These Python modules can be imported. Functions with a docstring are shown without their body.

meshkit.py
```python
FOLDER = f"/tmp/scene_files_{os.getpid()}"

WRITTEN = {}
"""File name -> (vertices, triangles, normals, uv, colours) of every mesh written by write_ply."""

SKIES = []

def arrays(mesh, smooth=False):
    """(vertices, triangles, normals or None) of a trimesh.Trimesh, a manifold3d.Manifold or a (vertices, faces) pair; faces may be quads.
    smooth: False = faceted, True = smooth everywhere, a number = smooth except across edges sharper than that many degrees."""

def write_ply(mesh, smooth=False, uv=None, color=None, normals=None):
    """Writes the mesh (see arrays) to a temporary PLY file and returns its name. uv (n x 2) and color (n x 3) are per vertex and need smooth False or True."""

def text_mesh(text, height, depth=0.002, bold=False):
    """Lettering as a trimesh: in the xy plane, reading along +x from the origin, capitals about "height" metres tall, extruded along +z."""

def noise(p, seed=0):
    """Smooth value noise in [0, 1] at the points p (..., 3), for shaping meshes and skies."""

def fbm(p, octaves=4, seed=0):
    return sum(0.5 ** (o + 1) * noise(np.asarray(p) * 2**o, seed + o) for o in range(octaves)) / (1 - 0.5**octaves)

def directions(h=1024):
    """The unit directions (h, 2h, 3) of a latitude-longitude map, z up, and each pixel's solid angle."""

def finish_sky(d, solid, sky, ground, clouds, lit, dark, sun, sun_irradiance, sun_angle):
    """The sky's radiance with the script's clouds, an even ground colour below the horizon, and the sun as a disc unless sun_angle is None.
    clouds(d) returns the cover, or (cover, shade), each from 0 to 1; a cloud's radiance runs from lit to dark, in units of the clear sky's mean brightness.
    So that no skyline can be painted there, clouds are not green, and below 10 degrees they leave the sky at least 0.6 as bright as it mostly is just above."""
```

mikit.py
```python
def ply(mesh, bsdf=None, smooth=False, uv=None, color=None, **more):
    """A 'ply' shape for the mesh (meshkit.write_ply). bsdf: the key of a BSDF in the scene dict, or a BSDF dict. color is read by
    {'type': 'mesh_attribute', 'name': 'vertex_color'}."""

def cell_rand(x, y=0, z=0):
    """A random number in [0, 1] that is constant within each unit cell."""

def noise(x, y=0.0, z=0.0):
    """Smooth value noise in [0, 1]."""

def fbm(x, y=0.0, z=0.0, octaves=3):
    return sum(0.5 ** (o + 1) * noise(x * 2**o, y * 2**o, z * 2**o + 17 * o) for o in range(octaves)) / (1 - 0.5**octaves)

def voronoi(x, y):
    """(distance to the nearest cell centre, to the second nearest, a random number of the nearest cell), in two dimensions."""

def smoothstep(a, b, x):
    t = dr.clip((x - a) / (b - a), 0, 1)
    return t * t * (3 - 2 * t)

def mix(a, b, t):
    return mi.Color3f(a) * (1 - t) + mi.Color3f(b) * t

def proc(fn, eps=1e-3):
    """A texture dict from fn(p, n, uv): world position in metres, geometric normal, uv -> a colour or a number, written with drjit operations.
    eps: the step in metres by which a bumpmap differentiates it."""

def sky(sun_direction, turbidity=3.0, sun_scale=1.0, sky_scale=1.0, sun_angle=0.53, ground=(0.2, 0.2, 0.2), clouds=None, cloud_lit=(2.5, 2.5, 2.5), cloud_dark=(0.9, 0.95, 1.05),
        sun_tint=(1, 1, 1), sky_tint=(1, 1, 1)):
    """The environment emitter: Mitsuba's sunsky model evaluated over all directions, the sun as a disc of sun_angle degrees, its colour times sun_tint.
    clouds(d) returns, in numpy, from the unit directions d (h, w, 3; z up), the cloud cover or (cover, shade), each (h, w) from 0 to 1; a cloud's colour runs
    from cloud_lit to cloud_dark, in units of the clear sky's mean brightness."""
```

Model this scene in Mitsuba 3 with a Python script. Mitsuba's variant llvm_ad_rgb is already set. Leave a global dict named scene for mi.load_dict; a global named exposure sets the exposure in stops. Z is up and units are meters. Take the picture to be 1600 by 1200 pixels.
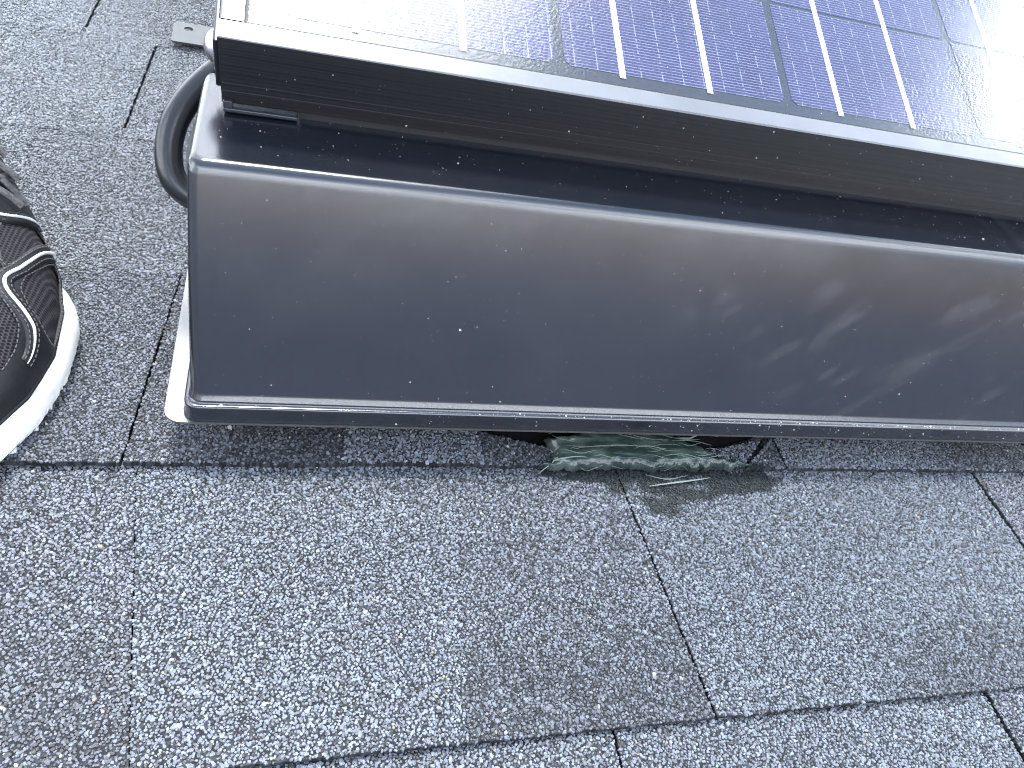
import math, random
import numpy as np, trimesh, shapely, drjit as dr, mitsuba as mi, mikit, meshkit
from shapely.geometry import Polygon, Point, LineString, box as sbox
from shapely import affinity
from scipy.spatial import Delaunay
from mikit import noise, fbm, voronoi, cell_rand, smoothstep, mix, proc

scene, labels = {'type': 'scene'}, {}
rng = np.random.default_rng(11)

# ---------------------------------------------------------------- frame of the roof, camera, sky
# Everything is laid out on the roof (x along the eaves, y up the slope, z off the shingles) and turned into the world by the pitch.
PITCH = math.radians(19.0)
CP, SP = math.cos(PITCH), math.sin(PITCH)
ROOF = np.array([[1, 0, 0], [0, CP, -SP], [0, SP, CP]])
def W(p): return np.asarray(p, float) @ ROOF.T
T = mi.ScalarTransform4f
CAM = np.array([[0.9555791520485677, 0.04039105482680575, 0.29195384371526634],
                [-0.16480806199624867, -0.7480016403170537, 0.6429088961773961],
                [0.2443497224700303, -0.6624666850287455, -0.7081180017171179]])      # columns: image right, image down, forward, in roof axes
EYE = np.array([0, 0, 0.33529])
FOV = 2 * math.degrees(math.atan(800 / 1189.13))
scene['camera'] = {'type': 'perspective', 'fov': FOV, 'fov_axis': 'x', 'near_clip': 0.01, 'far_clip': 3000.0,
                   'to_world': T().look_at(origin=W(EYE).tolist(), target=W(EYE + CAM[:, 2]).tolist(), up=W(-CAM[:, 1]).tolist())}
exposure = 3.4

def clouds(d):
    n = meshkit.fbm(d * 2.1 + np.array([34.0, 53.5, 50.1]), 4, seed=3)
    t = np.clip((n - .26) / (.50 - .26), 0, 1); t = t * t * (3 - 2 * t)
    return .38 + .62 * t, 1 - np.clip((n - .33) / .27, 0, 1) ** 2.2
SUN = np.array([-0.05, -0.02, 1.0])
scene['sky'] = mikit.sky(SUN.tolist(), turbidity=2.5, sun_scale=0.31, sun_tint=(.84, .98, 1.20), sun_angle=10.0, ground=(.17, .15, .12),
                         clouds=clouds, cloud_lit=(5.7, 6.1, 6.7), cloud_dark=(1.1, 1.4, 1.9))

# ---------------------------------------------------------------- helpers
used = {}
def numbered(key):
    k = used.get(key, -1) + 1; used[key] = k
    return key if k == 0 else f'{key}_{k:03d}'
def put(name, mesh, bsdf, parent=None, smooth=False, color=None, kind=None, label=None, category=None, group=None):
    """One entry of the scene from a mesh in roof axes: (vertices, faces), a trimesh or a manifold."""
    key = numbered((parent + '__' if parent else '') + name)
    if isinstance(mesh, (tuple, list)): v, f = mesh
    else: v, f = mesh.vertices, mesh.faces
    v, f = W(v), np.asarray(f)
    if color is not None: scene[key] = mikit.ply((v, f), bsdf, smooth, color=color)
    else: scene[key] = mikit.ply(trimesh.Trimesh(v, f, process=False), bsdf, smooth)
    d = {k: x for k, x in dict(label=label, category=category, group=group, kind=kind).items() if x}
    if d: labels[key] = d
    return key
def thing(name, label, category, group=None):
    key = numbered(name); labels[key] = {'label': label, 'category': category}
    if group: labels[key]['group'] = group
    return key
def join(*ms): return trimesh.util.concatenate([m for m in ms])
def boxm(x0, x1, y0, y1, z0, z1):
    m = trimesh.creation.box((x1 - x0, y1 - y0, z1 - z0)); m.apply_translation(((x0 + x1) / 2, (y0 + y1) / 2, (z0 + z1) / 2)); return m
def rounded(x0, x1, y0, y1, z0, z1, r=.0008):
    import manifold3d as m3
    s = m3.Manifold.sphere(r, 8)
    h = m3.Manifold.batch_hull([s.translate((x, y, z)) for x in (x0 + r, x1 - r) for y in (y0 + r, y1 - r) for z in (z0 + r, z1 - r)]).to_mesh()
    return trimesh.Trimesh(h.vert_properties[:, :3], h.tri_verts, process=False)
def prism(poly, z0, z1):
    m = trimesh.creation.extrude_polygon(poly, z1 - z0, engine='earcut'); m.apply_translation((0, 0, z0)); return m
def tube(pts, r, n=12, closed=False, flat=1.0):
    p = np.asarray(pts, float); r = np.broadcast_to(r, (len(p),))
    t = np.gradient(p, axis=0)
    if closed: t = np.roll(p, -1, 0) - np.roll(p, 1, 0)
    t /= np.linalg.norm(t, axis=1, keepdims=True)
    a = np.zeros_like(p); ref = np.array([.13, .2, .97]); a[0] = np.cross(t[0], ref); a[0] /= np.linalg.norm(a[0])
    for i in range(1, len(p)):
        q = a[i - 1] - t[i] * (a[i - 1] @ t[i]); a[i] = q / np.linalg.norm(q)
    b = np.cross(t, a); an = np.arange(n) * 2 * np.pi / n
    v = (p[:, None] + r[:, None, None] * (np.cos(an)[None, :, None] * a[:, None] + np.sin(an)[None, :, None] * b[:, None] * flat)).reshape(-1, 3)
    f = []; m = len(p)
    for i in range(m if closed else m - 1):
        k = (i + 1) % m
        for j in range(n):
            l = (j + 1) % n; f += [[i*n + j, i*n + l, k*n + l], [i*n + j, k*n + l, k*n + j]]
    if not closed:
        c0 = len(v); v = np.vstack([v, p[:1], p[-1:]])
        for j in range(n):
            l = (j + 1) % n; f += [[c0, l, j], [c0 + 1, (m-1)*n + j, (m-1)*n + l]]
    return v, np.array(f)
def spline(pts, n=60):
    from scipy.interpolate import CubicSpline
    p = np.asarray(pts, float); d = np.r_[0, np.cumsum(np.linalg.norm(np.diff(p, axis=0), axis=1))]
    return CubicSpline(d, p)(np.linspace(0, d[-1], n))

# ---------------------------------------------------------------- materials
def rgb(*c): return {'type': 'rgb', 'value': [float(x) for x in c]}
def principled(color, rough, spec=.5, metal=0.0, **more):
    return {'type': 'twosided', 'b': {'type': 'principled', 'base_color': color if isinstance(color, dict) else rgb(*color), 'roughness': rough, 'specular': spec, 'metallic': metal, **more}}
def bumped(b, fn, eps=4e-4, scale=1.0):
    return {'type': 'twosided', 'b': {'type': 'bumpmap', 'arbitrary': proc(fn, eps), 'scale': scale, 'bsdf': b['b']}}
def ly(p): return p.y * CP + p.z * SP        # world -> along the slope
def lz(p): return -p.y * SP + p.z * CP

scene['granule_mat'] = principled({'type': 'mesh_attribute', 'name': 'vertex_color'}, .5, .45)
scene['asphalt_mat'] = principled(proc(lambda p, n, uv: mix((.009, .010, .012), (.032, .036, .042), smoothstep(.35, .75, noise(p.x*900, ly(p)*900)))), .7, .3)
def far_granule(p, n, uv):
    d1, d2, c = voronoi(p.x * 480, ly(p) * 480)
    tone = smoothstep(.35, .65, noise(p.x * 7, ly(p) * 7, 3.0))
    col = dr.select(c < .5 - .25*tone, mix((.20, .222, .255), (.15, .165, .19), c * 2), dr.select(c < .8, mi.Color3f(.105, .115, .132), mi.Color3f(.045, .047, .052)))
    return col * (0.25 + .75 * smoothstep(.02, .22, d2 - d1))
scene['far_shingle_mat'] = bumped(principled(proc(far_granule), .6, .4), lambda p, n, uv: smoothstep(0, .35, (lambda a, b, c: b - a)(*voronoi(p.x * 480, ly(p) * 480))) * .0005, 2e-4)

def scuff(p):
    """Wiped dust and rub marks on the black hood: long smears that lean the way a hand would drag, mostly on its right half."""
    x, y, z = p.x, ly(p), lz(p)
    a = x * .86 + z * .52; b = -x * .52 + z * .86
    s = smoothstep(.56, .80, fbm(a * 26 + 3, b * 92, 5.0, 3)) * smoothstep(.44, .66, noise(x * 9, z * 11, 2.0))
    s2 = smoothstep(.66, .86, fbm(a * 40, b * 110, 9.0, 2)) * smoothstep(.5, .75, noise(x * 14, z * 20, 7.0))
    right = smoothstep(.10, .34, x)
    return dr.clip((s * .6 + s2 * .6) * (.12 + .88 * right), 0, 1)
def hood_col(p, n, uv):
    film = fbm(p.x * 22, ly(p) * 22, lz(p) * 22, 3)
    fine = noise(p.x * 700, ly(p) * 700, lz(p) * 700)
    base = mix((.0027, .0038, .0076), (.0040, .0054, .0102), film)
    return mix(base, (.12, .125, .14), dr.clip(scuff(p) * (.02 + .055 * fine), 0, 1))
def hood_rough(p, n, uv): return .15 + .08 * fbm(p.x * 30, ly(p) * 30, lz(p) * 30, 2) + .14 * scuff(p)
scene['hood_mat'] = bumped(principled(proc(hood_col), proc(hood_rough), 1.0, clearcoat=.6, clearcoat_gloss=.85), lambda p, n, uv: .0004 * noise(p.x * 5, ly(p) * 5, lz(p) * 5), 4e-4)
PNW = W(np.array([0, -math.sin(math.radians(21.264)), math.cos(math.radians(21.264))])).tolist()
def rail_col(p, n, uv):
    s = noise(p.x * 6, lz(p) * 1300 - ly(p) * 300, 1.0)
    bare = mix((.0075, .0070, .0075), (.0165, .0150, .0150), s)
    up = n.y * PNW[1] + n.z * PNW[2]               # sky sheen of the lip, painted as a paler tone on up-facing faces
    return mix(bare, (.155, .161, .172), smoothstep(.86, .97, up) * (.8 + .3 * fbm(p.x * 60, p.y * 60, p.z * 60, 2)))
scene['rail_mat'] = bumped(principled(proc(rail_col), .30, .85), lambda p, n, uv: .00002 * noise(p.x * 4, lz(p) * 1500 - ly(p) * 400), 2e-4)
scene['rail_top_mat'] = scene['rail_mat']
scene['rubber_mat'] = bumped(principled((.012, .013, .016), .28, .5), lambda p, n, uv: .00003 * noise(p.x * 900, p.y * 900, p.z * 900), 4e-4)
scene['seal_mat'] = principled((.012, .012, .012), .5)
scene['black_metal_mat'] = principled((.012, .014, .020), .22, .6)
scene['steel_mat'] = {'type': 'twosided', 'b': {'type': 'roughconductor', 'material': 'Cr', 'alpha': .16}}
scene['flashing_mat'] = principled((.045, .048, .045), .4, .6)
scene['flashing_black_mat'] = principled((.008, .008, .009), .5, .3)

# ---------------------------------------------------------------- the setting: yard far below, roof sheet, shingles
v = W(np.array([[-1, -1, 0], [1, -1, 0], [1, 1, 0], [-1, 1, 0.]])); g = -3.4
scene['ground'] = mikit.ply((np.array([[-900, -900, g], [900, -900, g], [900, 900, g], [-900, 900, g]]), np.array([[0, 1, 2], [0, 2, 3]])), 'yard_mat')
scene['yard_mat'] = principled(proc(lambda p, n, uv: mix(mix((.050, .060, .085), (.080, .092, .125), fbm(p.x * .8, p.y * .8, 0.0, 3)), mix((.105, .066, .042), (.17, .112, .074), fbm(p.x * .2, p.y * .2, 0.0, 3)), smoothstep(34.0, 62.0, dr.sqrt(p.x * p.x + p.y * p.y) + 6 * noise(p.x * .12, p.y * .12)))), .9, .2)
labels['ground'] = {'label': 'dry yard far below the eaves of the roof', 'category': 'ground', 'kind': 'structure'}

EXP, Y0, STEP, BUTT = .1425, .239, .143, .0040
ROOF_KEY = 'roof'
used[ROOF_KEY] = 0
deck = boxm(-7, 7, -4.2, 5.2, -.035, -.004)
scene[ROOF_KEY] = mikit.ply(trimesh.Trimesh(W(deck.vertices), deck.faces, process=False), 'far_shingle_mat')
labels[ROOF_KEY] = {'label': 'grey asphalt shingle roof slope carrying the vent', 'category': 'roof', 'kind': 'structure'}

def wob(x, seed, a=.0006):          # the ragged line granules give to a cut edge
    return a * (meshkit.fbm(np.stack([np.asarray(x) * 260, 0 * np.asarray(x) + seed, 0 * np.asarray(x)], -1), 3) - .5) * 2

def shingle_poly(k, xb0, xt0, xb1, xt1, gap0, gap1, seed):
    y0, y1 = Y0 + k * STEP, Y0 + (k + 1) * STEP + .012
    n = 40; xs = np.linspace(xb0 + gap0, xb1 - gap1, n)
    bot = np.stack([xs, y0 + wob(xs, k * 3.1) + .0004 * np.sin(xs * 9 + k)], -1)
    top = np.array([[xt1 - gap1, y1], [xt0 + gap0, y1]])
    ys = np.linspace(y0, y1, 30)[1:-1]; t = (ys - y0) / (y1 - y0)
    right = np.stack([xb1 - gap1 + (xt1 - xb1) * t + wob(ys, seed + 1.7, .0004), ys], -1)
    left = np.stack([xb0 + gap0 + (xt0 - xb0) * t + wob(ys, seed, .0004), ys], -1)[::-1]
    return Polygon(np.vstack([bot, right, top, left]))
def ztop(y, k, lift):
    t = (y - (Y0 + k * STEP)) / STEP
    return lift * (1.0 if k < 1 else .3) + (BUTT if k < 1 else BUTT * .12) * (1.0 - 1.12 * np.clip(t, 0, 1.1))

# templates of crushed stone: a base ring, a shoulder ring and a flat top, faceted
def granule_templates(n=10):
    out = []
    for i in range(n):
        m = int(rng.integers(5, 7)); a = np.sort(np.arange(m) * 2 * np.pi / m + rng.uniform(-.38, .38, m))
        ro = rng.uniform(.8, 1.12, m); ri = rng.uniform(.62, .88, m)
        lo = np.stack([ro * np.cos(a), ro * np.sin(a), -.25 + 0 * a], -1)
        tilt = rng.uniform(-.15, .15, 2)
        hi = np.stack([ri * np.cos(a + .1), ri * np.sin(a + .1), .62 + 0 * a], -1); hi[:, 2] += hi[:, :2] @ tilt + rng.uniform(-.06, .06, m)
        vv = np.vstack([lo, hi]); f = []
        for j in range(m):
            l = (j + 1) % m; f += [[j, l, m + l], [j, m + l, m + j]]
        for j in range(1, m - 1): f.append([m, m + j, m + j + 1])
        out.append((vv, np.array(f)))
    return out
TEMPL = granule_templates()
VIEW = Polygon([(-.40, 1.02), (-.33, .45), (-.20, .0), (.40, -.06), (.62, .08), (.74, .30), (.55, .345), (.42, .32), (.0, .32), (-.02, .36), (-.05, 1.05)])
HOLE = Point(.2055, .5297).buffer(.2825, 96)
def granules(poly, k, lift, dark, warm, seed):
    """Positions, sizes and colours of the granules bedded on one shingle. dark(x, y) from 0 to 1 is the blend the maker laid there."""
    area = poly.intersection(VIEW)
    if area.is_empty or area.area < 2e-5: return None
    r = np.random.default_rng(seed)
    x0, y0, x1, y1 = area.bounds; pit = .00146
    gx, gy = np.meshgrid(np.arange(x0, x1 + pit, pit), np.arange(y0, y1 + pit, pit * .87))
    gx = gx + (np.arange(gx.shape[0]) % 2)[:, None] * pit / 2
    P = np.stack([gx.ravel(), gy.ravel()], -1); P += r.normal(0, pit * .24, P.shape)
    P = P[shapely.contains_xy(area.buffer(.0001) if k < 1 else area.union(affinity.translate(area, 0, -.0009)), P[:, 0], P[:, 1])]
    n = len(P)
    if n == 0: return None
    size = np.clip(r.lognormal(np.log(.00082), .24, n), .0005, .0016)
    el = r.uniform(.75, 1.3, n); ang = r.uniform(0, 2 * np.pi, n); hgt = size * r.uniform(.6, 1.15, n)
    z = ztop(P[:, 1], k, lift) + r.uniform(-.00025, .00025, n)
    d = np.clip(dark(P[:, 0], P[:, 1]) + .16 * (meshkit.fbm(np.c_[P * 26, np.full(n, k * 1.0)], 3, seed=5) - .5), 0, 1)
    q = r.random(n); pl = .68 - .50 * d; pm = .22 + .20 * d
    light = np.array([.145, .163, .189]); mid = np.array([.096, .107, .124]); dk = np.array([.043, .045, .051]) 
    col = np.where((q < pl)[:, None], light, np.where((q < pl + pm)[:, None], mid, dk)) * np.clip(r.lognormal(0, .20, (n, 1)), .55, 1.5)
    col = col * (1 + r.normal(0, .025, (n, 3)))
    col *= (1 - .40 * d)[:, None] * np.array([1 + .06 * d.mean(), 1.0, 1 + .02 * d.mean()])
    if k >= 1: col *= np.array([1.26, 1.22, 1.15])  # upper courses painted paler, standing in for the brighter light up there
    col *= 1 + warm * np.array([.10, .03, .02])
    odd = r.random(n); col[odd < .004] = [.34, .35, .34]; col[(odd > .004) & (odd < .0053)] = [.22, .19, .14]
    st = smear_stain(P); col *= (1 - .90 * st)[:, None]; col += st[:, None] * np.array([.000, .004, .002])
    col = np.clip(col, .006, .8)
    V, F, C, base = [], [], [], 0
    which = r.integers(0, len(TEMPL), n)
    for t, (tv, tf) in enumerate(TEMPL):
        i = np.nonzero(which == t)[0]
        if not len(i): continue
        c, s = np.cos(ang[i]), np.sin(ang[i])
        X = tv[None, :, 0] * (size[i] * el[i])[:, None]; Y = tv[None, :, 1] * (size[i] / el[i])[:, None]
        vv = np.stack([X * c[:, None] - Y * s[:, None] + P[i, 0][:, None], X * s[:, None] + Y * c[:, None] + P[i, 1][:, None], tv[None, :, 2] * hgt[i][:, None] + z[i][:, None]], -1)
        m = len(tv)
        V.append(vv.reshape(-1, 3)); F.append((tf[None] + (np.arange(len(i)) * m)[:, None, None]).reshape(-1, 3) + base); C.append(np.repeat(col[i], m, 0)); base += len(i) * m
    return np.vstack(V), np.vstack(F), np.vstack(C)

N_GRAN = 0
def smear_stain(P):
    # the film of sealant wiped over the granules round the glob
    n = meshkit.fbm(np.c_[P * np.array([70, 150]), 0 * P[:, 0]], 3, seed=8)
    e = lambda cx, cy, rx, ry: 1 - ((P[:, 0] - cx) / rx) ** 2 - ((P[:, 1] - cy) / ry) ** 2
    m = np.maximum.reduce([e(.205, .236, .070, .0085), e(.235, .227, .050, .0110), e(.268, .231, .034, .0110), e(.213, .217, .020, .009)])
    return np.clip((m * 1.0 + (n - .5) * 2.2) * 2.0, 0, 1) * (m > -.6)
def shingle(k, xb0, xt0, xb1, xt1, g0=.0, g1=.0, lift=0.0, dark=.3, warm=0.0, cut=None):
    global N_GRAN
    seed = int(1000 + k * 97 + round(xb0 * 1000)) % 100000
    if k >= 1: g0, g1 = g0 * 1.5, g1 * 1.5
    poly = shingle_poly(k, xb0, xt0, xb1, xt1, g0, g1, seed * .37)
    if k >= 0: poly = poly.difference(HOLE)
    if cut is not None: poly = poly.difference(cut)
    if poly.is_empty: return
    for piece in getattr(poly, 'geoms', [poly]):
        if piece.area > 2e-5: lay(piece, k, lift, dark, warm, seed)
def lay(poly, k, lift, dark, warm, seed):
    global N_GRAN
    near = poly.intersection(VIEW).area > 2e-5
    m = trimesh.creation.extrude_polygon(poly, .003, engine='earcut'); vv = np.array(m.vertices)
    zt = ztop(vv[:, 1], k, lift); top = vv[:, 2] > .0015
    vv[:, 2] = np.where(top, zt, zt - .0032)
    key = put('shingle', (vv, m.faces), 'asphalt_mat' if near and VIEW.buffer(.02).contains(poly.intersection(sbox(-.6, -.2, .9, 1.1)).representative_point()) else 'far_shingle_mat', ROOF_KEY)
    if near:
        fn = dark if callable(dark) else (lambda x, y: 0 * x + dark)
        out = granules(poly, k, lift, fn, warm, seed)
        if out is not None:
            N_GRAN += len(out[1])
            put('granules', out[:2], 'granule_mat', key, color=out[2], kind='stuff')
            rest = poly.difference(VIEW)
            if rest.area > 1e-4:         # past the bedded stones the same shingle goes on with a fine relief
                for gpoly in getattr(rest, 'geoms', [rest]):
                    if gpoly.area < 1e-4: continue
                    mm = trimesh.creation.extrude_polygon(gpoly, .001, engine='earcut'); vv = np.array(mm.vertices)
                    vv[:, 2] = ztop(vv[:, 1], k, lift) + np.where(vv[:, 2] > .0005, .0005, -.0004)
                    put('weathered_face', (vv, mm.faces), 'far_shingle_mat', key)

def ss(a, b, x): t = np.clip((x - a) / (b - a), 0, 1); return t * t * (3 - 2 * t)
G = .0007
# course below the long seam in front of the vent
shingle(-1, -.45, -.45, -.235, -.240, G, 0, 0, .35)
shingle(-1, -.235, -.240, -.0475, -.0665, 0, .0003, 0, lambda x, y: .22 + .35 * ss(.20, .12, y) , .3)
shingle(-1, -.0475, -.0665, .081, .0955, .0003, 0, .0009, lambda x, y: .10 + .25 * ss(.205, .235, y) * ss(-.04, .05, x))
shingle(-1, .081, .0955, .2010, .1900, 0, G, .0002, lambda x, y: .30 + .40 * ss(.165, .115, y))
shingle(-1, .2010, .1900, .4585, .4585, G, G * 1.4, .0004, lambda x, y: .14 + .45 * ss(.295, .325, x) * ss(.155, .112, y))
shingle(-1, .4585, .4585, .640, .630, G * 1.4, 0, .0016, .2, .75)
shingle(-1, .640, .630, .90, .90, 0, G, .0, .5)
# the course at the bottom of the picture
for a, b, ga, gb, dk, wr, li in ((-.45, -.20, G, G, .3, 0, 0), (-.20, .012, G, 0, .2, .1, .0006), (.012, .150, 0, G, .06, .1, .0003), (.150, .3665, G, G * 1.4, .06, .2, .0002), (.3665, .58, G * 1.4, G, .12, .4, .0014), (.58, .9, G, G, .3, .2, 0)):
    shingle(-2, a, a, b, b, ga, gb, li, dk, wr)
# the course that runs under the vent
crack = Polygon([(.2705, .236), (.2735, .236), (.312, .268), (.308, .272)])
shingle(0, -.45, -.45, -.250, -.240, G, 0, 0, .3)
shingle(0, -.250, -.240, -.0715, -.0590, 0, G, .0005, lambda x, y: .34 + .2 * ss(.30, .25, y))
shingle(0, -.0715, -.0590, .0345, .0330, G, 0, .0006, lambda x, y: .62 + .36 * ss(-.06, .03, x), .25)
shingle(0, .0345, .0330, .1090, .1090, 0, 0, .0018, .22)
shingle(0, .1090, .1090, .1900, .1900, 0, 0, .0005, .85, .1)
shingle(0, .1900, .1900, .3065, .3075, 0, G, .0003, lambda x, y: .30 + .5 * ss(.284, .292, x - (y - .245)), 0, crack)
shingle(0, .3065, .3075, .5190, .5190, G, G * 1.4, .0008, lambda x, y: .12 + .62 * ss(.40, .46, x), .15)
shingle(0, .5190, .5190, .70, .70, G * 1.4, 0, .0020, .25, .75)
# courses beside the vent and beyond
shingle(1, -.45, -.45, -.300, -.31, 0, G, 0, .3); shingle(1, -.300, -.31, -.175, -.165, 0, 0, .0012, .12); shingle(1, -.175, -.165, .02, .02, 0, 0, 0, .25)
shingle(2, -.50, -.50, -.255, -.245, 0, 0, 0, .22); shingle(2, -.255, -.245, -.1145, -.1090, 0, G, .0008, .10); shingle(2, -.1145, -.1090, .10, .10, G, 0, .0004, .14)
shingle(3, -.50, -.50, -.330, -.335, 0, 0, 0, .25); shingle(3, -.330, -.335, -.1640, -.1620, 0, G, .0008, .06); shingle(3, -.1640, -.1620, .06, .06, G, 0, .0002, lambda x, y: .12 + .25 * ss(-.15, -.11, x))
shingle(4, -.50, -.50, -.27, -.26, 0, 0, 0, .12); shingle(4, -.27, -.26, -.11, -.115, 0, 0, .0009, .1); shingle(4, -.11, -.115, .10, .10, 0, G, 0, .2)
shingle(5, -.50, -.50, -.22, -.23, 0, G, 0, .2); shingle(5, -.22, -.23, .10, .10, G, 0, .0006, .15)
# the rest of the slope, each shingle still a slab of its own
for k in range(-6, 10):
    x = -1.2 + (k * .37) % .3
    while x < 1.6:
        w = rng.uniform(.16, .30); a, b = x, x + w; x = b
        if -2 <= k <= 5:
            lim = {-2: (-.45, .90), -1: (-.45, .90), 0: (-.45, .70), 1: (-.45, .02), 2: (-.50, .10), 3: (-.50, .06), 4: (-.50, .10), 5: (-.50, .10)}[k]
            if a >= lim[0] and b <= lim[1]: continue
            if a < lim[0] < b: b = lim[0]
            elif a < lim[1] < b: a = lim[1]
            if b - a < .02: continue
        shingle(k, a, a, b, b, .0005, .0005, rng.choice([0, .001]), .3)

# ---------------------------------------------------------------- the attic vent: flashing, throat, hood
VENT = thing('roof_vent', 'black sheet-metal roof vent hood with flanged base, sitting on grey shingles under the solar panel', 'roof vent')
CX, CY = .2055, .5297
fl = Point(CX, CY).buffer(.300, 64).union(sbox(-.0985, .6685, .12, .7045).buffer(-.004).buffer(.004)).difference(Point(CX, CY).buffer(.20, 64)).difference(Point(-.0865, .6935).buffer(.0042, 16))
# the plate lies low under the shingles round the throat; its side tab shows on top of them
disc = Point(CX, CY).buffer(.277, 96).difference(Point(CX, CY).buffer(.20, 64))
put('flashing', prism(disc, -.0030, -.0015), 'flashing_black_mat', VENT)
tab = sbox(-.0985, .6685, .02, .7045).buffer(-.003).buffer(.003).difference(Point(-.0868, .6940).buffer(.0036, 20))
put('flashing_tab', prism(tab, .0052, .0066), 'flashing_mat', VENT, label='grey corner tab with a nail hole')
ring = [(CX + .243 * math.cos(a), CY + .243 * math.sin(a), -.0005) for a in np.linspace(0, 2 * np.pi, 160, endpoint=False)]
put('base_ring', tube(ring, .0032, 8, True), 'flashing_black_mat', VENT, 60)
th = trimesh.creation.annulus(.198, .201, .128, sections=72); th.apply_translation((CX, CY, .061)); put('throat', th, 'flashing_black_mat', VENT, 40)

FOOT = np.array([-.0400, .556, .2475, .850]); TOPR = np.array([-.0408, .5568, .2950, .815]); ZF, ZT = .0402, .1405
def rrect(r4, r, n=7):
    x0, x1, y0, y1 = r4; r = max(r, 1e-5); out = []
    for cx, cy, a0 in ((x0 + r, y0 + r, 180), (x1 - r, y0 + r, 270), (x1 - r, y1 - r, 0), (x0 + r, y1 - r, 90)):
        for a in np.radians(a0 + np.linspace(0, 90, n)): out.append((cx + r * math.cos(a), cy + r * math.sin(a)))
    return np.array(out)
def straights(P, m):           # more points along each straight so the sheet can take a little unevenness
    out = []; n = len(P)
    for i in range(n):
        a, b = P[i], P[(i + 1) % n]; k = m if np.linalg.norm(b - a) > .05 else 1
        out += [a + (b - a) * j / k for j in range(k)]
    return np.array(out)
def inset(r4, d): return r4 + np.array([d, -d, d, -d])
rings = []
def ring_at(r4, r, z): rings.append(np.c_[straights(rrect(r4, r), 24), np.full(len(straights(rrect(r4, r), 24)), z)])
LIP = .0100                                  # the sheet is folded out a little at the foot of the wall and then straight down
OUTER = inset(FOOT, -.0030)
ring_at(inset(OUTER, .0012), .006, ZF - LIP - .0001)
for a in (-60, -20, 20): ring_at(inset(OUTER, -.0004 + .0007 * (1 - math.cos(math.radians(a)))), .007, ZF - LIP + .0006 + .0007 * math.sin(math.radians(a)))
ring_at(inset(OUTER, .0002), .0065, ZF - LIP + .0022)
ring_at(inset(OUTER, .0003), .0065, ZF - .0030)
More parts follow.
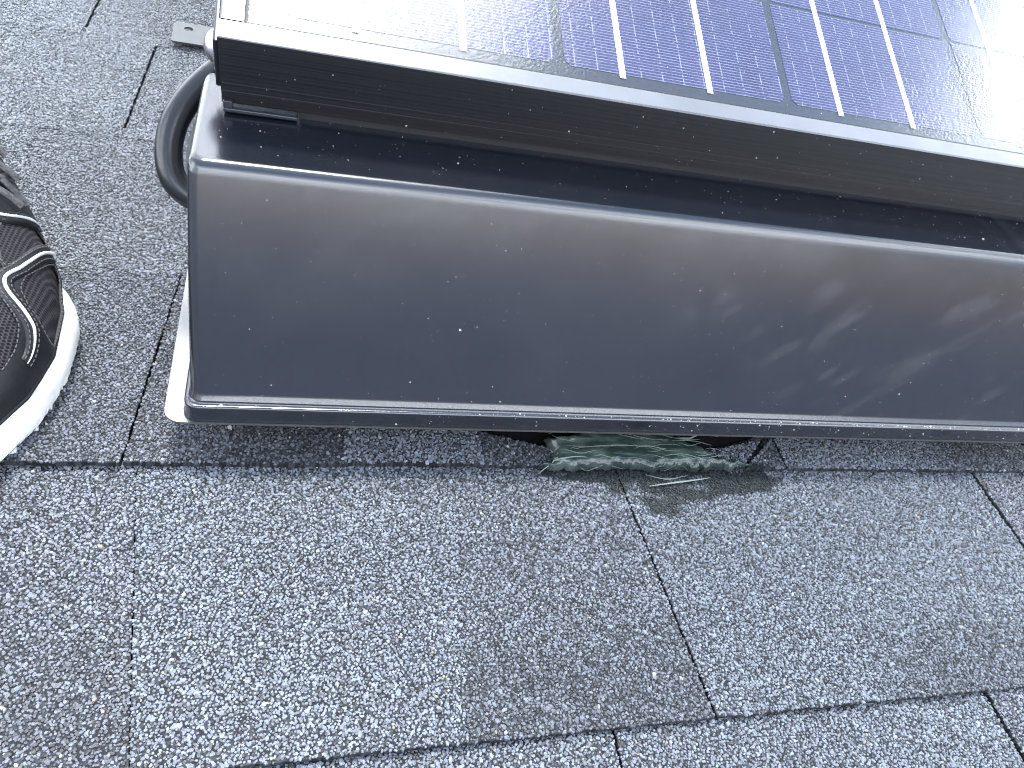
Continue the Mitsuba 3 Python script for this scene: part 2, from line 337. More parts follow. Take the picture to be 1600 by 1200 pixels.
for a in (0, 22, 45, 67, 90): ring_at(inset(OUTER, .0003 + .0014 * (1 - math.cos(math.radians(a)))), .0065, ZF - .0014 + .0014 * math.sin(math.radians(a)))
def wall(t): return FOOT + (TOPR - FOOT) * t
rf, rt = .0018, .0034
for t in np.linspace(0, 1, 6):
    a = t * math.pi / 2
    ring_at(inset(wall(0), -rf * (1 - math.sin(a))), .0055, ZF + rf * (1 - math.cos(a)))
Hh = ZT - ZF
for t in [.035, .05, .1, .2, .3, .4, .5, .6, .7, .8, .88, .93, .945, .954]:
    bow = -.0003 * math.sin(math.pi * t)
    ring_at(inset(wall(t), bow), .0055 - .001 * t, ZF + Hh * t)
for t in np.linspace(0, 1, 9):
    a = t * math.pi / 2
    ring_at(inset(wall(1 - (rt * (1 - math.sin(a))) / Hh), rt * (1 - math.cos(a))), .0050, ZT - rt * (1 - math.sin(a)))
ring_at(inset(TOPR, .0050), .0050, ZT); ring_at(inset(TOPR, .012), .0048, ZT); ring_at(inset(TOPR, .10), .004, ZT + .0004)
n = len(rings[0]); V = np.vstack(rings + [np.array([[(TOPR[0] + TOPR[1]) / 2, (TOPR[2] + TOPR[3]) / 2, ZT + .0006]])]); F = []
for i in range(len(rings) - 1):
    for j in range(n):
        l = (j + 1) % n; F += [[i*n + j, i*n + l, (i+1)*n + l], [i*n + j, (i+1)*n + l, (i+1)*n + j]]
c = len(V) - 1; i = len(rings) - 1
F += [[i*n + j, i*n + (j + 1) % n, c] for j in range(n)]
# the underside: back in under the flange, up inside the walls
under = [np.c_[straights(rrect(inset(FOOT, .0005), .0055), 24), np.full(n, ZF - LIP - .0001)], np.c_[straights(rrect(inset(wall(.93), .0013), .0045), 24), np.full(n, ZF + Hh * .93)]]
b0 = len(V); V = np.vstack([V, *under, [[.258, .55, ZT - .002]]])
for (p, q) in ((b0, 0), (b0 + n, b0)):
    for j in range(n):
        l = (j + 1) % n; F += [[p + j, p + l, q + l], [p + j, q + l, q + j]]
F += [[b0 + n + (j + 1) % n, b0 + n + j, len(V) - 1] for j in range(n)]
base_plate = Polygon([(-.0520, .2440), (.568, .2440), (.568, .862), (-.0520, .862)]).buffer(-.008).buffer(.008, 12).difference(Point(CX, CY).buffer(.19, 64))
bm = prism(base_plate, ZF - LIP - .0016, ZF - LIP - .0003); put('base_plate', bm, 'plate_mat', VENT, label='bare pale grey metal edge of the base plate')
scene['plate_mat'] = principled((.20, .196, .19), .42, .5, .85)
put('hood', (V, np.array(F)), 'hood_mat', VENT, 28)

# ---------------------------------------------------------------- solar panel, tilted off the hood
TILT = math.radians(21.264); PU = np.array([0, math.cos(TILT), math.sin(TILT)]); PN = np.array([0, -math.sin(TILT), math.cos(TILT)])
PO = np.array([-.02994, .32367, .18056]); K = 1.0286
def onpanel(v): v = np.asarray(v); return PO + v[:, :1] * np.array([1., 0, 0]) + v[:, 1:2] * PU + v[:, 2:3] * PN
def pput(name, m, mat, parent, smooth=False, **kw):
    v, f = m if isinstance(m, tuple) else (m.vertices, m.faces)
    return put(name, (onpanel(v), f), mat, parent, smooth, **kw)
PANEL = thing('solar_panel', 'black-framed solar panel of blue cells tilted above the black vent hood', 'solar panel')
PW_, PH_, FD = .606, .470, .0386
prof = [(0, -FD), (0, -.0310), (.00012, -.0308), (.00012, -.0302), (0, -.0300), (0, -.0262), (.0001, -.0260), (.0001, -.0257), (0, -.0255), (0, -.0013), (.0004, -.0004), (.0013, 0), (.0098, 0), (.0104, -.0005), (.0104, -.0052), (.0022, -.0056), (.0022, -FD + .0014), (.024, -FD + .0014), (.024, -FD)]
def rail(p0, d, inn, L):
    """The frame's section run along d for L; inn points into the panel."""
    m = trimesh.creation.extrude_polygon(Polygon(prof), L, engine='earcut'); v = np.array(m.vertices)
    out = np.array(p0) + v[:, :1] * np.array(inn) + v[:, 1:2] * np.array([0, 0, 1.]) + v[:, 2:3] * np.array(d)
    f = m.faces
    if np.linalg.det(np.array([inn, [0, 0, 1.], d])) < 0: f = f[:, ::-1]
    return out, f
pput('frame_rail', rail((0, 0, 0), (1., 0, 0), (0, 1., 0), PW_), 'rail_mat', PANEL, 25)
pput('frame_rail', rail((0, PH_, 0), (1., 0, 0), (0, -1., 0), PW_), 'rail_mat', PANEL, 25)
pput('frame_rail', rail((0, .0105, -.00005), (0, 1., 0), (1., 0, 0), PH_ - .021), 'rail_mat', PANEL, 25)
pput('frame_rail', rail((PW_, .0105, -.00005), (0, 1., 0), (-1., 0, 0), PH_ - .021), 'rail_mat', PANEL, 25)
seal = sbox(.0100, .0100, PW_ - .0100, PH_ - .0100).difference(sbox(.0112, .0112, PW_ - .0112, PH_ - .0112))
pput('edge_seal', prism(seal, -.0040, -.0007), 'seal_mat', PANEL)
scene['glass_mat'] = {'type': 'thindielectric', 'int_ior': 1.5}
scene['backsheet_mat'] = bumped(principled((.022, .023, .025), .24, .5, clearcoat=.6, clearcoat_gloss=.75), lambda p, n, uv: .00009 * noise(p.x * 950, ly(p) * 950, lz(p) * 200), 3e-4)
def cell_col(p, n, uv):
    b = ly(p) * math.cos(TILT) + lz(p) * math.sin(TILT)
    fx = dr.abs(b / .00185 - dr.floor(b / .00185) - .5)
    fing = smoothstep(.36, .44, fx)
    ax = p.x / .0118; dash = smoothstep(.465, .49, dr.abs(ax - dr.floor(ax) - .5)) * smoothstep(.35, .6, noise(p.x * 30, b * 800))
    tone = cell_rand(dr.floor((p.x + .0299) / .1286), dr.floor(b / .071))
    base = mix(mix((.014, .011, .050), (.014, .019, .072), tone), (.030, .025, .088), fbm(p.x * 40, b * 40, 0.0, 2))
    return mix(base, (.26, .26, .33), dr.clip(fing * .62 * (.6 + .8 * noise(p.x * 500, b * 500)) + dash * .7, 0, 1))
scene['cell_mat'] = bumped(principled(proc(cell_col), .26, .5, clearcoat=.3, clearcoat_gloss=.7), lambda p, n, uv: .00011 * noise(p.x * 900, ly(p) * 900, lz(p) * 200), 3e-4)
scene['busbar_mat'] = principled((.80, .80, .82), .4, .5)
bl_x = PO[0]
pput('backsheet', boxm(.0109, PW_ - .0109, .0109, PH_ - .0109, -.0052, -.0042), 'backsheet_mat', PANEL)
CWID, CPIT, RPIT, RH = .1238, .1288, .0712, .0688
for r_ in range(6):
    for c_ in range(4):
        x0 = .1545 + (c_ - 1) * CPIT; b0_ = .0212 + r_ * RPIT
        if c_ == 0: wd = CWID
        cx = .0055
        poly = Polygon([(x0 + .003, b0_), (x0 + CWID - .003, b0_), (x0 + CWID, b0_ + .003), (x0 + CWID, b0_ + RH), (x0, b0_ + RH), (x0, b0_ + .003)])
        kcell = pput('solar_cell', prism(poly, -.0041, -.0038), 'cell_mat', PANEL)
        for xb in (.0300, .0786):
            pput('busbar', boxm(x0 + xb - .0016, x0 + xb + .0016, b0_ - .0026, b0_ + RH - .0008 + (.0 if r_ < 5 else 0), -.0037, -.0034), 'busbar_mat', kcell)
# the cover glass is rolled with a fine pebbled relief, which spreads what it mirrors
gxs = np.linspace(.0102, PW_ - .0102, 1400); gys = np.r_[np.linspace(.0102, .16, 360), np.linspace(.165, PH_ - .0102, 40)]
GX, GY = np.meshgrid(gxs, gys); q3 = np.stack([GX * 1500, GY * 1500, 0 * GX], -1)
GZ = -.0012 + .000062 * (meshkit.noise(q3, 3) - .5) + .000045 * (meshkit.noise(q3 * .47, 4) - .5)
gi = (np.arange(len(gys) - 1)[:, None] * len(gxs) + np.arange(len(gxs) - 1)[None]).reshape(-1, 1); nx_ = len(gxs)
gf = np.vstack([np.hstack([gi, gi + 1, gi + nx_ + 1]), np.hstack([gi, gi + nx_ + 1, gi + nx_])])
pput('glass', (np.stack([GX, GY, GZ], -1).reshape(-1, 3), gf), 'glass_mat', PANEL, True)
put('added_light_block', boxm(bl_x + .034, bl_x + .604, .3392, .3600, ZT - .001, .1515), 'seal_mat', PANEL)  # added strip that keeps light out of the gap under the front rail
jb = rounded(.03, .14, .05, .12, -.034, -.0060, .002); pput('junction_box', jb, 'rubber_mat', PANEL)

# the angle bracket that carries the front corner, and its bolt
BR = thing('mounting_bracket', 'small black angle bracket under the front left corner of the solar panel', 'bracket')
zb = ZT + .0009
bl = PO - FD * PN                      # lower front corner of the frame
put('foot', rounded(bl[0] + .0006, bl[0] + .0330, bl[1] - .0035, bl[1] + .026, zb, zb + .0022, .0007), 'black_metal_mat', BR, 30)
put('lip', rounded(bl[0] + .0006, bl[0] + .0046, bl[1] - .0033, bl[1] + .0002, zb + .0018, zb + .0056, .0006), 'black_metal_mat', BR, 30)
pput('side_plate', rounded(-.0030, -.0006, .008, .060, -.0384, -.0105, .0006), 'black_metal_mat', BR, 30)
def dome(r, hgt, n=24, m=8):
    a = np.linspace(0, np.pi / 2, m); prof_ = [(0, 0)] + [(r * math.cos(t) , hgt * math.sin(t)) for t in a]
    return trimesh.creation.revolve(np.array([(r, 0), *[(r * math.cos(t), hgt * math.sin(t)) for t in a[1:-1]], (0, hgt)]), sections=n)
bolt = dome(.0075, .0055); bolt.apply_transform(trimesh.transformations.rotation_matrix(-math.pi / 2, (0, 1, 0)))
BOLT_AT = (-.0031, .0220, -.0290)
bolt.apply_translation(BOLT_AT); B = thing('bolt', 'shiny steel dome-head bolt on the left side of the solar panel frame', 'bolt')
pput('head', bolt, 'steel_mat', B, 40)
wsh = trimesh.creation.annulus(.004, .0098, .0011, sections=28); wsh.apply_transform(trimesh.transformations.rotation_matrix(-math.pi / 2, (0, 1, 0))); wsh.apply_translation((-.0034, BOLT_AT[1], BOLT_AT[2])); pput('washer', wsh, 'steel_mat', B)

# the cable that loops out from under the panel into the hood's side
path = spline([(.03, .402, .152), (.008, .396, .1500), (-.014, .389, .1465), (-.033, .378, .1395), (-.0460, .366, .1300), (-.0535, .3535, .1200), (-.0550, .342, .1090), (-.0515, .334, .1010), (-.043, .330, .0960), (-.034, .328, .093)], 70)
put('cable', tube(path, .0063, 20), 'rubber_mat', None, 60, label='thick black cable looping from under the solar panel into the vent hood', category='cable')
gm = trimesh.creation.torus(.0088, .0026, 28, 10); gm.apply_transform(trimesh.transformations.rotation_matrix(math.pi / 2, (0, 1, 0))); gm.apply_translation((-.0415, .3295, .0955))
put('grommet', gm, 'seal_mat', VENT, 60)
# ---- shoe: axis from the toe tip towards the heel, v to the photograph's right ----
TOE = np.array([-0.136, 0.214]); SA = math.radians(12.0)
AXU = np.array([-math.sin(SA), math.cos(SA)]); AXV = np.array([math.cos(SA), math.sin(SA)])
_u = [0, .004, .010, .02, .0376, .0626, .094, .1186, .155, .20, .245, .275, .288, .292]
_w = [0, .0085, .0140, .0205, .0350, .0470, .0537, .0528, .0445, .0365, .0350, .0300, .0150, 0]
def half_width(u): return np.interp(u, _u, _w)
def crown(u): return np.interp(u, [0, .01, .03, .06, .10, .14, .18, .22, .292], [.006, .014, .026, .036, .043, .054, .068, .074, .078])
def sole_top(u): return np.interp(u, [0, .05, .15, .292], [.025, .0245, .026, .034])
def shoe_xyz(u, v, z):
    v = v - 2.9 * np.clip(u - .13, 0, 1) ** 2          # the waist swings the heel away from the vent
    return np.stack([TOE[0] + AXU[0]*u + AXV[0]*v, TOE[1] + AXU[1]*u + AXV[1]*v, z + 0*u], -1)
def upper(u, s, off=0.0):
    """The shoe's upper: u along its length (from the toe), s from its right edge (0) over the top to the left edge (1)."""
    u, s = np.broadcast_arrays(np.asarray(u, float), np.asarray(s, float))
    def at(u, s):
        th = np.pi * np.clip(s, 0, 1)
        w = np.maximum(half_width(np.clip(u, 0, .292)) - np.interp(u, [0, .05, .1, .14, .18], [.0015, .003, .006, .005, .002]), .0005)
        c = np.cos(th); v = w * np.sign(c) * np.abs(c) ** .9
        return shoe_xyz(.004 + u * .972, v, sole_top(u) - .002 + crown(u) * np.sin(th) ** .75)
    p = at(u, s)
    if np.any(off):
        e = 1e-3
        n = np.cross(at(u + e, s) - at(u - e, s), at(u, s + .01) - at(u, s - .01))
        n /= np.linalg.norm(n, axis=-1, keepdims=True) + 1e-12
        c = np.array([*(TOE + AXU * .14), 0.0])
        n *= np.sign(((p - c) * n).sum(-1, keepdims=True) + 1e-12)
        p = p + n * (np.asarray(off)[..., None] if np.ndim(off) else off)
    return p

# ---------------------------------------------------------------- the shoe standing left of the vent
SHOE = thing('shoe', 'black mesh running shoe with white midsole and pale piping, left of the vent', 'shoe')
def weave(p):
    a = (p.x * .8 + ly(p) * .6) / .0021; b = (-p.x * .6 + ly(p) * .8) / .00125
    row = dr.floor(b); a2 = a + .5 * (row - 2 * dr.floor(row / 2))
    return dr.maximum(dr.abs(a2 - dr.floor(a2) - .5) * 2, dr.abs(b - row - .5) * 1.7)
scene['mesh_fabric_mat'] = bumped(principled(proc(lambda p, n, uv: mix((.005, .005, .006), (.050, .046, .052), smoothstep(.45, .85, weave(p)) * (.5 + .8 * noise(p.x * 800, p.y * 800, p.z * 800)))), .8, .25, sheen=.4), lambda p, n, uv: .0003 * smoothstep(.4, .85, weave(p)), 2e-4)
scene['synthetic_mat'] = bumped(principled(proc(lambda p, n, uv: mix((.0065, .0065, .008), (.012, .0125, .015), fbm(p.x * 60, p.y * 60, p.z * 60, 3))), .5, .45), lambda p, n, uv: .00005 * noise(p.x * 1400, p.y * 1400, p.z * 1400) + .0003 * fbm(p.x * 90, p.y * 90, p.z * 90, 2), 3e-4)
scene['midsole_mat'] = bumped(principled(proc(lambda p, n, uv: mix((.80, .79, .75), (.60, .56, .48), smoothstep(.62, .85, fbm(p.x * 70, p.y * 70, p.z * 110, 3)))), .55, .4), lambda p, n, uv: .0004 * fbm(p.x * 120, p.y * 120, p.z * 120, 2), 4e-4)
scene['piping_mat'] = principled((.66, .67, .68), .35, .5)
scene['thread_mat'] = principled((.11, .105, .105), .7, .3)
scene['lace_mat'] = principled(proc(lambda p, n, uv: mix((.055, .055, .056), (.085, .085, .088), smoothstep(.4, .6, noise(p.x * 600, p.y * 600, p.z * 600)))), .8, .2)
scene['outsole_mat'] = principled((.66, .65, .61), .7, .3)

# midsole: outline lofted through height, its lower edge scalloped by the tread
ug = np.r_[np.linspace(0, .02, 14), np.linspace(.024, .27, 120), np.linspace(.272, .292, 14)]
def outline(d, zfun):
    w = np.maximum(half_width(ug) - np.interp(ug, [.105, .150, .26], [0, .011, .004]) + np.interp(ug, [0, .02], [0, 1]) * d, 0.0)
    du = -d * np.interp(ug, [0, .03], [1, 0])
    right = shoe_xyz(ug + du, w, 0 * ug); left = shoe_xyz(ug + du, -w, 0 * ug)[::-1]
    P = np.vstack([right, left]); uu = np.r_[ug, ug[::-1]]; P[:, 2] = zfun(uu); return P, uu
from scipy.ndimage import gaussian_filter1d
levels = [(-.006, lambda u: .0052 + 0 * u), (-.0012, lambda u: .0054 + .0 * u), (.0003, lambda u: .0085 + 0 * u), (.0012, lambda u: .013 + 0 * u), (.0010, lambda u: .018 + 0 * u), (-.0012, lambda u: sole_top(u) - .0020), (-.0032, lambda u: sole_top(u) - .0002), (-.0065, lambda u: sole_top(u) + .0004), (-.013, lambda u: sole_top(u) - .001)]
R_ = []
for li, (d, zf_) in enumerate(levels):
    P, uu = outline(d, zf_)
    P = gaussian_filter1d(P, 1.2, axis=0, mode='wrap')
    if li in (1, 2):
        sc = .0007 * np.sign(np.sin(uu / .0048 * 2 * np.pi)) ; P[:, 2] += sc * (2 if li == 1 else 1) * .6
        cc = P - P.mean(0); cc[:, 2] = 0; cc /= np.linalg.norm(cc, axis=1, keepdims=True) + 1e-9; P += cc * (sc * .9)[:, None]
        notch = np.exp(-((uu - .0600) / .0016) ** 2); P -= cc * (notch * .0030)[:, None]
    R_.append(P)
nn = len(R_[0]); V = np.vstack(R_ + [R_[0].mean(0)[None], R_[-1].mean(0)[None]]); F = []
for i in range(len(R_) - 1):
    for j in range(nn):
        l = (j + 1) % nn; F += [[i*nn + j, i*nn + l, (i+1)*nn + l], [i*nn + j, (i+1)*nn + l, (i+1)*nn + j]]
a0, a1 = len(V) - 2, len(V) - 1
F += [[a0, (j + 1) % nn, j] for j in range(nn)] + [[a1, (len(R_)-1)*nn + j, (len(R_)-1)*nn + (j + 1) % nn] for j in range(nn)]
put('midsole', (V, np.array(F)), 'midsole_mat', SHOE, 50)
# tread blocks under it
for u0 in np.arange(.012, .285, .0125):
    w = float(half_width(u0 + .005)) - .003
    if w < .006: continue
    c4 = shoe_xyz(np.array([u0, u0 + .0105, u0 + .0105, u0]), np.array([w, w, -w, -w]), np.zeros(4))[:, :2]
    put('tread_block', prism(Polygon(c4), .0040, .0056), 'outsole_mat', SHOE)

US, SS_ = np.r_[np.linspace(.0005, .03, 26), np.linspace(.032, .288, 130)], np.linspace(0, 1, 91)
Ug, Sg = np.meshgrid(US, SS_, indexing='ij'); PV = upper(Ug, Sg); keep = ~((Ug > .205) & (abs(Sg - .5) < .30))
PV = PV.reshape(-1, 3); nS = len(SS_); F = []
for i in range(len(US) - 1):
    for j in range(nS - 1):
        if keep[i, j] and keep[i + 1, j + 1]:
            a = i * nS + j; F += [[a, a + nS, a + nS + 1], [a, a + nS + 1, a + 1]]
put('upper', (PV, np.array(F)), 'mesh_fabric_mat', SHOE, True)
def patch(poly, off, mat, name='overlay', step=.0035, **kw):
    """A sheet cut to poly in (u, s) space, laid on the upper and lifted by off, with a turned-down edge."""
    SC = .13                                                # s to metres, about
    q = affinity.scale(poly, 1, SC, origin=(0, 0))
    x0, y0, x1, y1 = q.bounds
    gx, gy = np.meshgrid(np.arange(x0, x1, step), np.arange(y0, y1, step)); I = np.stack([gx.ravel(), gy.ravel()], -1)
    inner = q.buffer(-step * .45); I = I[shapely.contains_xy(inner, I[:, 0], I[:, 1])] if not inner.is_empty else I[:0]
    L = q.exterior.length; bd = np.array([q.exterior.interpolate(t).coords[0] for t in np.arange(0, L, step * .6)])
    n_ = len(bd); P = np.vstack([bd, I]); tri = Delaunay(P).simplices
    cen = P[tri].mean(1); tri = tri[shapely.contains_xy(q, cen[:, 0], cen[:, 1])]
    offs = np.full(len(P), off); offs[:n_] = off * .65
    u_, s_ = P[:, 0], P[:, 1] / SC
    top = upper(u_, s_, offs); low = upper(u_[:n_], s_[:n_], -.0005)
    Vv = np.vstack([top, low]); Ff = list(map(list, tri)); b = len(P)
    for j in range(n_):
        l = (j + 1) % n_; Ff += [[j, l, b + l], [j, b + l, b + j]]
    return put(name, (Vv, np.array(Ff)), mat, SHOE, True, **kw)
def smoothpoly(pts, n=120):
    P = np.array(pts + pts[:1], float); P[:, 1] *= .13; q = spline_closed(P, n); q[:, 1] /= .13; return Polygon(q).buffer(0)
def spline_closed(P, n):
    d = np.r_[0, np.cumsum(np.linalg.norm(np.diff(P, axis=0), axis=1))]
    from scipy.interpolate import CubicSpline
    return CubicSpline(d, P, bc_type='periodic')(np.linspace(0, d[-1], n))
SIDE = Polygon([(.1145, .068), (.1075, .115), (.0965, .180), (.0885, .228), (.0830, .238), (.0765, .205), (.0715, .150), (.0680, .100), (.0670, .060), (.0685, .030), (.0760, .018), (.0900, .018), (.1060, .022), (.1130, .035)]).buffer(.002).buffer(-.002)
VAMP = Polygon([(.118, .36), (.0905, .325), (.0790, .318), (.0707, .296), (.0640, .255), (.0580, .222), (.0500, .205), (.0420, .215), (.0370, .26), (.0345, .35), (.0345, .65), (.040, .77), (.060, .76), (.08, .70), (.118, .64)])
UPM = Polygon([(.1180, .300), (.1245, .215), (.1300, .130), (.1275, .108), (.1200, .130), (.1090, .205), (.0985, .265), (.0945, .300), (.1010, .335)])
front = Polygon([(.0006, .0), (.0006, 1), (.150, 1), (.150, .0)])
cap = front.difference(SIDE).difference(VAMP).difference(UPM)
tongue = Polygon([(.119, .36), (.119, .64), (.2, .64), (.2, .36)])
cap = cap.difference(tongue)
if cap.geom_type != 'Polygon': cap = max(cap.geoms, key=lambda g: g.area)
patch(cap, .0012, 'synthetic_mat', 'overlay', .003)
# raised trim bands along the piping, then the piping itself and the seams
def band(path_us, wdt): 
    q = LineString([(a, b * .13) for a, b in path_us]).buffer(wdt, cap_style=2, join_style=1); return affinity.scale(q, 1, 1 / .13, origin=(0, 0))
ST1 = [(.1215, .080), (.1046, .196), (.0906, .271), (.0850, .297), (.0797, .293), (.0727, .250), (.0667, .200), (.0598, .154), (.0548, .135), (.0468, .129)]
ST2 = [(.1215, .42), (.1218, .36), (.1225, .300), (.1255, .250), (.1305, .188), (.1360, .110)]
def us_spline(pts, n=80):
    P = np.array(pts, float); P[:, 1] *= .13; q = spline(P, n); q[:, 1] /= .13; return q
def on_upper(q, off): return upper(q[:, 0], q[:, 1], off)
for st, r_, wd in ((ST1, .00085, .0042), (ST2, .0007, .0034)):
    q = us_spline(st); patch(band(q, wd), .0021, 'synthetic_mat', 'trim_band', .0016)
    taper = np.r_[np.ones(60), np.linspace(1, .25, 20)]
    put('piping', tube(on_upper(q, .0024), r_ * taper, 10), 'piping_mat', SHOE, 60)
def stitches(q, off, ln=.0016, gap=.0026, name='stitching'):
    P = on_upper(q, off); d = np.r_[0, np.cumsum(np.linalg.norm(np.diff(P, axis=0), axis=1))]; ms = []
    for t in np.arange(0, d[-1] - ln, gap):
        e = [np.array([np.interp(x, d, P[:, k]) for k in range(3)]) for x in (t, t + ln / 2, t + ln)]; e[1] = e[1] + np.array([0, 0, .0002])
        ms.append(trimesh.Trimesh(*tube(e, .00028, 5), process=False))
    put(name, join(*ms), 'thread_mat', SHOE, kind='stuff')
for ring_, o in ((SIDE.buffer(.0022), .0014), (VAMP.buffer(.0024), .0014), (UPM.buffer(.002), .0016)):
    pts = np.array([ring_.exterior.interpolate(t, normalized=True).coords[0] for t in np.linspace(0, 1, 200)]); ok = (pts[:, 1] < .6) & (pts[:, 1] > .01)
    stitches(pts[ok], o)
for a, b in ((.0030, .0055), (.0030, -.0055)):
    q = us_spline(ST1); nrm = np.gradient(q * [1, .13], axis=0); nrm /= np.linalg.norm(nrm, axis=1, keepdims=True); stitches(q + np.c_[-nrm[:, 1], nrm[:, 0] / .13] * b * .5, .0023)
# rolled welt where the upper meets the midsole
uw = np.linspace(.006, .28, 140); w1 = on_upper(np.c_[uw, 0 * uw + .012], .0006); put('welt', tube(w1, .0013, 8), 'synthetic_mat', SHOE, 60)
# tongue and laces
tp = [upper(u_, np.linspace(.33, .67, 14), .004 + (u_ - .12) * .05) for u_ in np.linspace(.118, .235, 20)]
tv = np.vstack(tp); tf = [[i*14 + j, (i+1)*14 + j, (i+1)*14 + j + 1] for i in range(19) for j in range(13)] + [[i*14 + j, (i+1)*14 + j + 1, i*14 + j + 1] for i in range(19) for j in range(13)]
put('tongue', (tv, np.array(tf)), 'mesh_fabric_mat', SHOE, True)
for i, u_ in enumerate((.130, .146, .162, .178, .194)):
    s_ = np.linspace(.24, .76, 22); q = np.c_[u_ + .006 * np.sin((s_ - .24) / .52 * np.pi * 2) , s_]
    put('lace', tube(on_upper(q, .0062 + .002 * (i % 2)), .0026, 10, flat=.45), 'lace_mat', SHOE, 60)
for u_, sg in ((.138, 1), (.140, -1)):
    s_ = np.linspace(.30, .205, 16); q = np.c_[u_ + .010 * np.linspace(0, 1, 16) * sg + .006, s_]
    put('lace', tube(on_upper(q, .005), .0022, 10, flat=.5), 'lace_mat', SHOE, 60)

# ---------------------------------------------------------------- sealant squeezed out under the vent's front edge
def seal_h(x, y):
    P = np.stack([x, y, 0 * x], -1)
    b = meshkit.fbm(P * np.array([55, 160, 1]), 4, seed=2); st = meshkit.fbm(P * np.array([18, 330, 1]) + 7, 3, seed=9)
    up = ss(.236, .262, y)                     # thick against the vent, thin out on the shingles below
    return (.0038 + .0030 * up) * (.75 + .40 * b) + .0014 * (st - .5) * (.4 + up)
blob = [(.1480, .2560), (.1600, .2600), (.1720, .2620), (.1760, .2720), (.2300, .2720), (.2330, .2600), (.2450, .2540), (.2520, .2480), (.2660, .2440), (.2790, .2412), (.2830, .2392), (.2600, .2382), (.2420, .2372), (.2300, .2380), (.2120, .2374), (.2000, .2383), (.1820, .2375), (.1700, .2381), (.1520, .2374), (.1390, .2386), (.1500, .2420), (.1540, .2480)]
def smear(blob, key_label, mat, step=.0011, hscale=1.0, seed=1):
    P = np.array(blob + blob[:1]); d = np.r_[0, np.cumsum(np.linalg.norm(np.diff(P, axis=0), axis=1))]; t = np.linspace(0, d[-1], 520)[:-1]
    bd = np.stack([np.interp(t, d, P[:, 0]), np.interp(t, d, P[:, 1])], -1)
    bd += .0034 * (np.stack([meshkit.fbm(np.c_[bd * 230, 0 * t + 3], 3), meshkit.fbm(np.c_[bd * 230, 0 * t + 8], 3)], -1) - .5) * 2
    q = Polygon(bd).buffer(0); q = q if q.geom_type == 'Polygon' else max(q.geoms, key=lambda g: g.area)
    bd = np.array(q.exterior.coords)[:-1]
    x0, y0, x1, y1 = q.bounds; gx, gy = np.meshgrid(np.arange(x0, x1, step), np.arange(y0, y1, step * .7)); I = np.stack([gx.ravel(), gy.ravel()], -1)
    I += np.random.default_rng(seed).normal(0, step * .12, I.shape)
    qi = q.buffer(-step * .4); I = I[shapely.contains_xy(qi, I[:, 0], I[:, 1])]
    A = np.vstack([bd, I]); tri = Delaunay(A).simplices; cen = A[tri].mean(1); tri = tri[shapely.contains_xy(q, cen[:, 0], cen[:, 1])]
    ed = np.array([q.exterior.distance(Point(a)) for a in A]); k = np.clip(ed / .0030, 0, 1) ** .6
    base = np.where(A[:, 1] > Y0, .0040, .0004 + 0 * A[:, 1]) + 0.0006
    base = .0050 + 0 * A[:, 1]
    z = base + seal_h(A[:, 0], A[:, 1]) * k * hscale + .0002
    n_ = len(bd); V = np.vstack([np.c_[A, z], np.c_[bd, base[:n_] - .0022]]); b = len(A); F = list(map(list, tri))
    for j in range(n_):
        l = (j + 1) % n_; F += [[j, l, b + l], [j, b + l, b + j]]
    return V, np.array(F)
def seal_col(p, n, uv):
    return mix((.022, .036, .033), (.070, .092, .080), smoothstep(.35, .8, fbm(p.x * 90, ly(p) * 260, 0.0, 3)))
scene['sealant_mat'] = {'type': 'bumpmap', 'arbitrary': proc(lambda p, n, uv: .00035 * fbm(p.x * 70, ly(p) * 420, 0.0, 3), 3e-4), 'scale': 1.0, 'bsdf': {'type': 'principled', 'base_color': proc(seal_col), 'roughness': .10, 'spec_trans': .25, 'eta': 1.48}}
scene['sealant_edge_mat'] = principled((.17, .21, .18), .25, .5)
SEAL = thing('sealant', 'smeared dark translucent sealant glob between the vent flange and the shingle seam', 'sealant')
put('glob', smear(blob, '', 'sealant_mat'), 'sealant_mat', SEAL, True)
def streak(pts, r, n=40):
    q = spline([(x, y, 0) for x, y in pts], n)[:, :2]; ed = np.clip(seal_h(q[:, 0], q[:, 1]), .001, .02)
    base = np.interp(q[:, 1], [Y0 - .0035, Y0 - .0005], [.0013, .0052]); 
    tp_ = np.sin(np.linspace(.05, .95, n) * np.pi) ** .6
    return tube(np.c_[q, base + ed * np.where(q[:, 1] > Y0, .95, .15) + .0003], r * tp_, 6, flat=.6)
sr = np.random.default_rng(21)
RIDGES = [([(.149, .2565), (.163, .2600), (.185, .2600), (.205, .2560), (.225, .2540)], .00030), ([(.158, .2500), (.178, .2490), (.200, .2500), (.222, .2480)], .0003), ([(.141, .2350), (.150, .2395), (.170, .2420)], .00042), ([(.2080, .2270), (.222, .2290), (.240, .2315), (.250, .2330)], .0006)]
for i in range(38):
    x, y = sr.uniform(.148, .250), sr.uniform(.232, .268); L_ = sr.uniform(.008, .034); xs = np.linspace(x, x + L_, 5)
    RIDGES.append(([(a, y + .0012 * math.sin(a * 190 + i) + sr.normal(0, .0004) - .05 * (a - x)) for a in xs], sr.uniform(.00010, .00030)))
for pts, r_ in RIDGES:
    put('ridge', streak(pts, r_), 'sealant_edge_mat', SEAL, 60)
for a0_, a1_ in ((-1.99, -1.78), (-1.50, -1.20)):
    aa = np.linspace(a0_, a1_, 30); pts = np.c_[CX + (.2705 + .0015 * np.sin(aa * 60)) * np.cos(aa), CY + (.2705 + .0015 * np.sin(aa * 60)) * np.sin(aa), 0 * aa + .0045 + .001 * np.sin(aa * 90)]
    put('bead', tube(pts, .0009 * (1 + .4 * np.sin(aa * 130)), 6), 'sealant_edge_mat', SEAL, 60)

